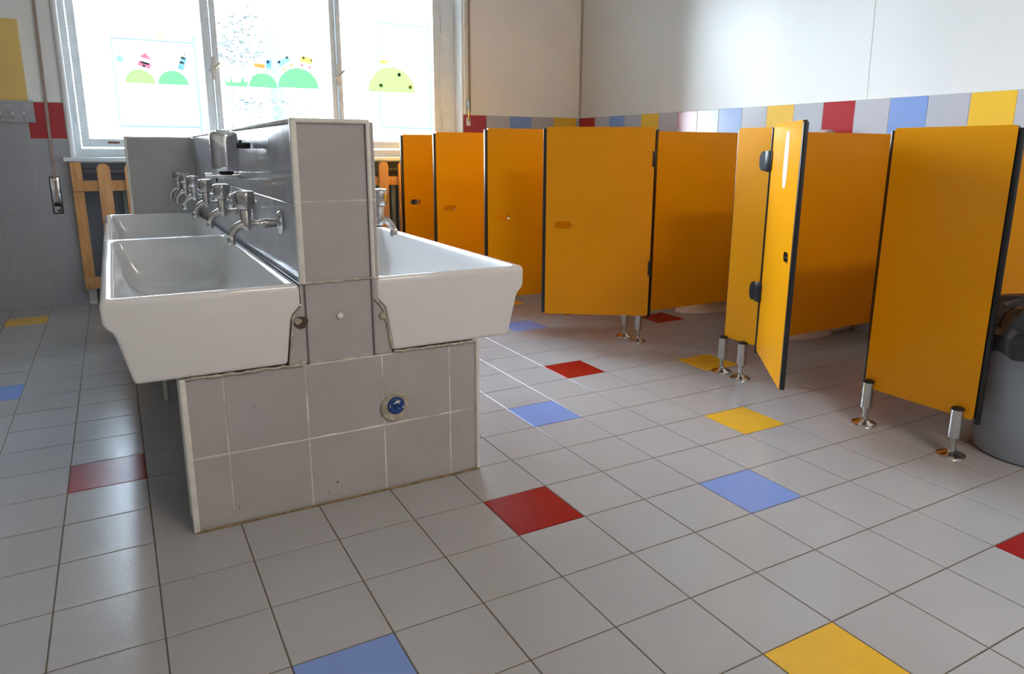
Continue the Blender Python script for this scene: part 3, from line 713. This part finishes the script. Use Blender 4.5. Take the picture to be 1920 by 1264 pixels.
def foot(parent, x, y, ztop=.162):
    b = bpy.data.objects.new('foot', None)
    bm = N(); lathe(bm, [(.0001, .0105), (.008, .0105), (.0085, .068), (.0001, .068)], 18, (x, y, 0)); lathe(bm, [(.0175, .060), (.0190, .062), (.0190, ztop-.008), (.0175, ztop-.006)], 28, (x, y, 0))
    f = build('foot', bm, M_STEEL, parent)
    bm = N(); lathe(bm, [(.0001, ztop+.001), (.012, ztop), (.0185, ztop-.004), (.0195, ztop-.009), (.0001, ztop-.009)], 24, (x, y, 0)); build('cap', bm, M_BLK, f)
    bm = N(); lathe(bm, [(.0105, .026), (.012, .019), (.022, .011), (.036, .007), (.041, .004), (.042, .0), (.0001, .0)], 32, (x, y, 0)); build('floor_flange', bm, mat('polished_foot', (.62, .58, .53), .14, 1.0), f)
    return f
def pilaster(label, ya, yb, zt, feet, zb=.150):
    t = thing('stall_pilaster', label, 'partition panel', (XF, (ya+yb)/2, 0), group='narrow front panels of the toilet stalls')
    yc = (ya+yb)/2
    panel('board', cornered(ya-yc, yb-yc, zb, zt), lambda u, v, w_: Vector((w_, u, v)), TH, t)
    for yy in (ya-yc, yb-yc):
        s = -1 if yy < 0 else 1
        bm = N(); box(bm, (-.003+.006, min(yy+s*.001, yy+s*(.014 if zt < 1.02 else .007)), zb-.012), (TH+.004, max(yy+s*.001, yy+s*(.014 if zt < 1.02 else .007)), zt-.008), bev=.002); build('edge_profile', bm, M_BLK if s < 0 else M_BROWN, t)
    for fy in feet: foot(t, -.012, fy-yc)
    return t
pilaster('wide yellow stall front panel at the right edge, beside the waste bin', -.278, .094, 1.018, (-.235, .072), zb=.128)
pilaster('narrow yellow stall front panel with black hinges, left of the door with the white label', .600, .772, 1.034, (.655, .765), zb=.155)
pilaster('narrow yellow stall front panel hidden mostly behind the second open door', 1.300, 1.475, 1.045, (1.345, 1.455))
pilaster('narrow yellow stall front panel behind the third open door', 2.000, 2.175, 1.050, (2.04, 2.14))
pilaster('narrow yellow stall front panel behind the fourth open door', 2.700, 2.875, 1.052, (2.74, 2.84))
pilaster('narrow yellow stall front panel next to the window wall, behind the farthest open door', 3.400, 3.575, 1.052, (3.44, 3.54))
def partition(label, y, zt):
    t = thing('stall_partition', label, 'partition panel', (2.0, y, 0), group='side partitions of the toilet stalls')
    x0, x1 = XF+TH+.001, X1-.0105
    panel('board', cornered(x0-2.0, x1-2.0, .135, zt, .006), lambda u, v, w_: Vector((u, w_-TH/2, v)), TH, t)
    bm = N()
    for z in (.3, .85): box(bm, (x1-2.0-.02, -.018, z-.025), (x1-2.0, .018, z+.025), bev=.003)
    build('wall_bracket', bm, M_BLK, t)
    return t
partition('yellow side partition right of the widest front panel, above the waste bin', -.09, 1.012)
partition('yellow side partition seen through the doorway of the first stall', .70, 1.022)
partition('yellow side partition seen between the second open door and the narrow panel', 1.40, 1.037)
partition('yellow side partition behind the third open door', 2.10, 1.045)
partition('yellow side partition behind the fourth open door', 2.80, 1.045)

DW = .513
def door(label, hx, hy, fx, fy, zb, zt, dw=DW):
    a = math.atan2(fy-hy, fx-hx)
    t = thing('stall_door', label, 'door', (hx, hy, 0), a, group='open yellow doors of the toilet stalls')
    hc = (dw-.085, .590); hole = []
    for k in range(9): an = -PI/2+PI*k/8; hole.append((hc[0]+.024+.017*math.cos(an), hc[1]+.017*math.sin(an)))
    for k in range(9): an = PI/2+PI*k/8; hole.append((hc[0]-.024+.017*math.cos(an), hc[1]+.017*math.sin(an)))
    panel('board', cornered(.004, dw, zb, zt, .010), lambda u, v, w_: Vector((u, w_-TH/2, v)), TH, t, hole=hole)
    bm = N(); box(bm, (dw+.0005, -TH/2-.001, zb+.006), (dw+.016, TH/2+.001, zt-.007), bev=.0015); build('edge_seal', bm, M_BLK, t)
    bm = N(); box(bm, (XF-.004, hy+.001, zb-.008), (XF+.008, hy+.0205, zt-.010)); tube(bm, [(XF-.008, hy+.010, zb-.014), (XF-.008, hy+.010, zt-.012)], .0058, 14); bmesh.ops.transform(bm, matrix=t.matrix_basis.inverted(), verts=bm.verts[:]); build('hinge_rod', bm, M_BROWN, t)
    return t
dC = door('open yellow stall door with white label strip, nearest the camera', 1.455, .577, 1.137, .185, .143, 1.040)
dF = door('wide-open yellow stall door left of the open stall, above two steel feet', 1.455, 1.278, 1.020, 1.572, .146, 1.052)
dG = door('open yellow stall door, third from the camera, with oval handle hole', 1.455, 1.978, .951, 2.026, .150, 1.056)
dH = door('open yellow stall door, fourth from the camera, behind the right basin', 1.455, 2.678, .950, 2.72, .150, 1.050)
dI = door('farthest open yellow stall door, beside the picket fence and window', 1.455, 3.378, .950, 3.302, .150, 1.048)
for d, w0 in ((dC, 1), (dF, 1), (dG, 0), (dH, 0), (dI, 0)):
    for z in (.905, .385):
        bm = N(); R_ = d.matrix_basis.inverted()
        # leaf on the pilaster, rounded outer end
        hx, hy = d.location.x, d.location.y+.022
        pl_ = [(hy-.004, z-.030), (hy+.030, z-.038)]+[(hy+.030+.017*math.cos(an), z+.038*math.sin(an)) for an in [-PI/2+PI*k/10 for k in range(11)]]+[(hy+.030, z+.038), (hy-.004, z+.030)]
        pl_ = [pl_[0]]+[(hy+.028+.016*math.cos(an), z+.038*math.sin(an)) for an in [-PI/2+PI*k/12 for k in range(13)]]+[pl_[-1]]
        bm = N(); prism(bm, pl_, lambda u, v, k_: Vector((k_, u, v)), XF-.016, XF-.001)
        bmesh.ops.bevel(bm, geom=[e_ for e_ in bm.edges if abs(e_.verts[0].co.x-(XF-.016)) < 1e-5 and abs(e_.verts[1].co.x-(XF-.016)) < 1e-5], offset=.004, segments=2, affect='EDGES')
        box(bm, (XF-.022, hy-.022, z-.040), (XF-.001, hy+.008, z+.040), bev=.003)
        bmesh.ops.transform(bm, matrix=R_, verts=bm.verts[:])
        box(bm, (.002, -.012, z-.036), (.020, -.0075, z+.036), bev=.001)
        if d is not dC: box(bm, (.002, .0075, z-.036), (.012, .012, z+.036), bev=.001)
        build('hinge', bm, M_BLK, d)
# white label strip on the nearest door
bm = N(); poly = []
for k in range(33):
    a = 2*PI*k/32
    poly.append((.290+.036*math.copysign(abs(math.cos(a))**.55, math.cos(a)), .913+.098*math.copysign(abs(math.sin(a))**.8, math.sin(a))))
dl = thing('name_strip', 'white worn paper strip with faint grey lettering stuck on the nearest door', 'label', dC.location, dC.rotation_euler.z)
prism(bm, poly[:-1], lambda u, v, k_: Vector((u, k_, v)), -.0081, -.0074)
build('paper', bm, M_WHITE, dl, smooth=False)
bm = N(); rnd = random.Random(11)
for k in range(8):
    z = .840+k*.017; xx = .287
    pts = [(xx-.008, z), (xx+.006, z+.003), (xx+.008, z+.009), (xx-.004, z+.011), (xx-.008, z+.006), (xx+.002, z+.006)]
    j = [(u+rnd.uniform(-.003, .003), v+rnd.uniform(-.002, .002)) for u, v in pts]
    tube(bm, [(u, -.0083, v) for u, v in j[:rnd.choice((3, 4, 6))]], .0005, 4)
build('lettering', bm, M_INK, dl)

# ------------------------------------------------------------------ toilets seen below the partitions
def toilet(label, y):
    t = thing('toilet', label, 'toilet', (2.35, y, 0), group='small white toilets inside the stalls')
    def el(cx, rx, ry, z, n=28): return [Vector((cx+rx*math.cos(2*PI*k/n)*(1 if math.cos(2*PI*k/n) < 0 else .9), ry*math.sin(2*PI*k/n), z)) for k in range(n)]
    bm = N(); loft(bm, [el(-.03, .235, .115, 0), el(-.03, .232, .112, .012), el(-.02, .195, .088, .025), el(-.01, .165, .075, .09), el(-.02, .19, .10, .16), el(-.03, .235, .145, .225), el(-.03, .245, .155, .255), el(-.03, .24, .15, .265), el(-.03, .18, .10, .262), el(-.02, .12, .07, .19), el(0, .06, .04, .16)])
    bmesh.ops.recalc_face_normals(bm, faces=bm.faces[:]); build('bowl', bm, M_CER, t, ang=60)
    bm = N(); box(bm, (.10, -.09, .0), (.27, .09, .25), bev=.02, seg=3); build('base', bm, M_CER, t)
    bm = N(); tube(bm, [(.24, .0, .25), (.24, .0, .9)], .02, 12); build('flush_pipe', bm, M_FRAME, t)
    bm = N()
    o_ = el(-.03, .25, .16, .268); i_ = el(-.03, .18, .10, .268); o2 = el(-.03, .245, .155, .285); i2 = el(-.03, .185, .105, .285)
    loft(bm, [o_, o2, i2, i_], cap0=False, cap1=False); bmesh.ops.recalc_face_normals(bm, faces=bm.faces[:]); build('seat', bm, mat('white_plastic', (.8, .8, .78), .3), t)
    return t
toilet('low white toilet in the first stall, base just visible under the partition', 1.06)
toilet('low white toilet whose base shows under the partition beyond the second door', 1.76)
pd = thing('paper_dispenser', 'small dispenser on the right wall just peeking over the side partition', 'dispenser', (X1-.01, 1.222, .93))
bm = N(); lathe(bm, [(.0001, -.04), (.055, -.04), (.062, -.034), (.062, .034), (.055, .04), (.0001, .04)], 28, (-.066, 0, .066), 'Y'); build('housing', bm, mat('pinkish_plastic', (.45, .40, .38), .3), pd)
bm = N(); box(bm, (-.012, -.035, .02), (0, .035, .11), bev=.003); build('back_plate', bm, M_FRAME, pd)

# ------------------------------------------------------------------ waste bin and liner
BX, BY = 1.710, -.350
bn = thing('waste_bin', 'large round grey-blue plastic waste bin beside the wide yellow panel', 'bin', (BX, BY, 0))
bm = N(); lathe(bm, [(.0001, .002), (.150, .0), (.168, .004), (.172, .012), (.190, .20), (.208, .385), (.216, .392), (.216, .405), (.204, .405), (.190, .38), (.160, .02), (.0001, .015)], 56)
build('body', bm, M_BIN, bn, ang=50)
from mathutils import noise as mn
bm = N(); rings = []; n = 120
prof = [(.219, .338), (.222, .352), (.220, .375), (.222, .398), (.218, .418), (.205, .440), (.186, .452), (.150, .450), (.11, .430), (.07, .40), (.02, .38)]
prof = [(.2225, .345), (.225, .362), (.224, .385), (.224, .405), (.219, .425), (.200, .455), (.17, .480), (.13, .492), (.09, .488), (.05, .47), (.012, .46)]
for i, (r, z) in enumerate(prof):
    ring = []
    for k in range(n):
        a = 2*PI*k/n; q = Vector((math.cos(a)*2.2, math.sin(a)*2.2, z*7))
        am = .014 if i < 4 else .045
        d = abs(mn.noise(q*1.6))*am*1.2+abs(mn.noise(q*4))*am*.5
        dz = mn.noise(q*2.1+Vector((9, 1, 3)))*(.022 if i < 1 else .028 if i > 3 else .006)+mn.noise(q*5)*(.012 if i > 3 else .004)
        rr = r+(d if i < 4 else -d*.7)
        ring.append(Vector((BX+rr*math.cos(a), BY+rr*math.sin(a), z+dz)))
    rings.append(ring)
loft(bm, rings, cap0=False); bmesh.ops.recalc_face_normals(bm, faces=bm.faces[:])
tag(build('bin_liner', bm, M_BAG, ang=28), 'crumpled black plastic liner folded over the rim of the bin', 'bin bag')
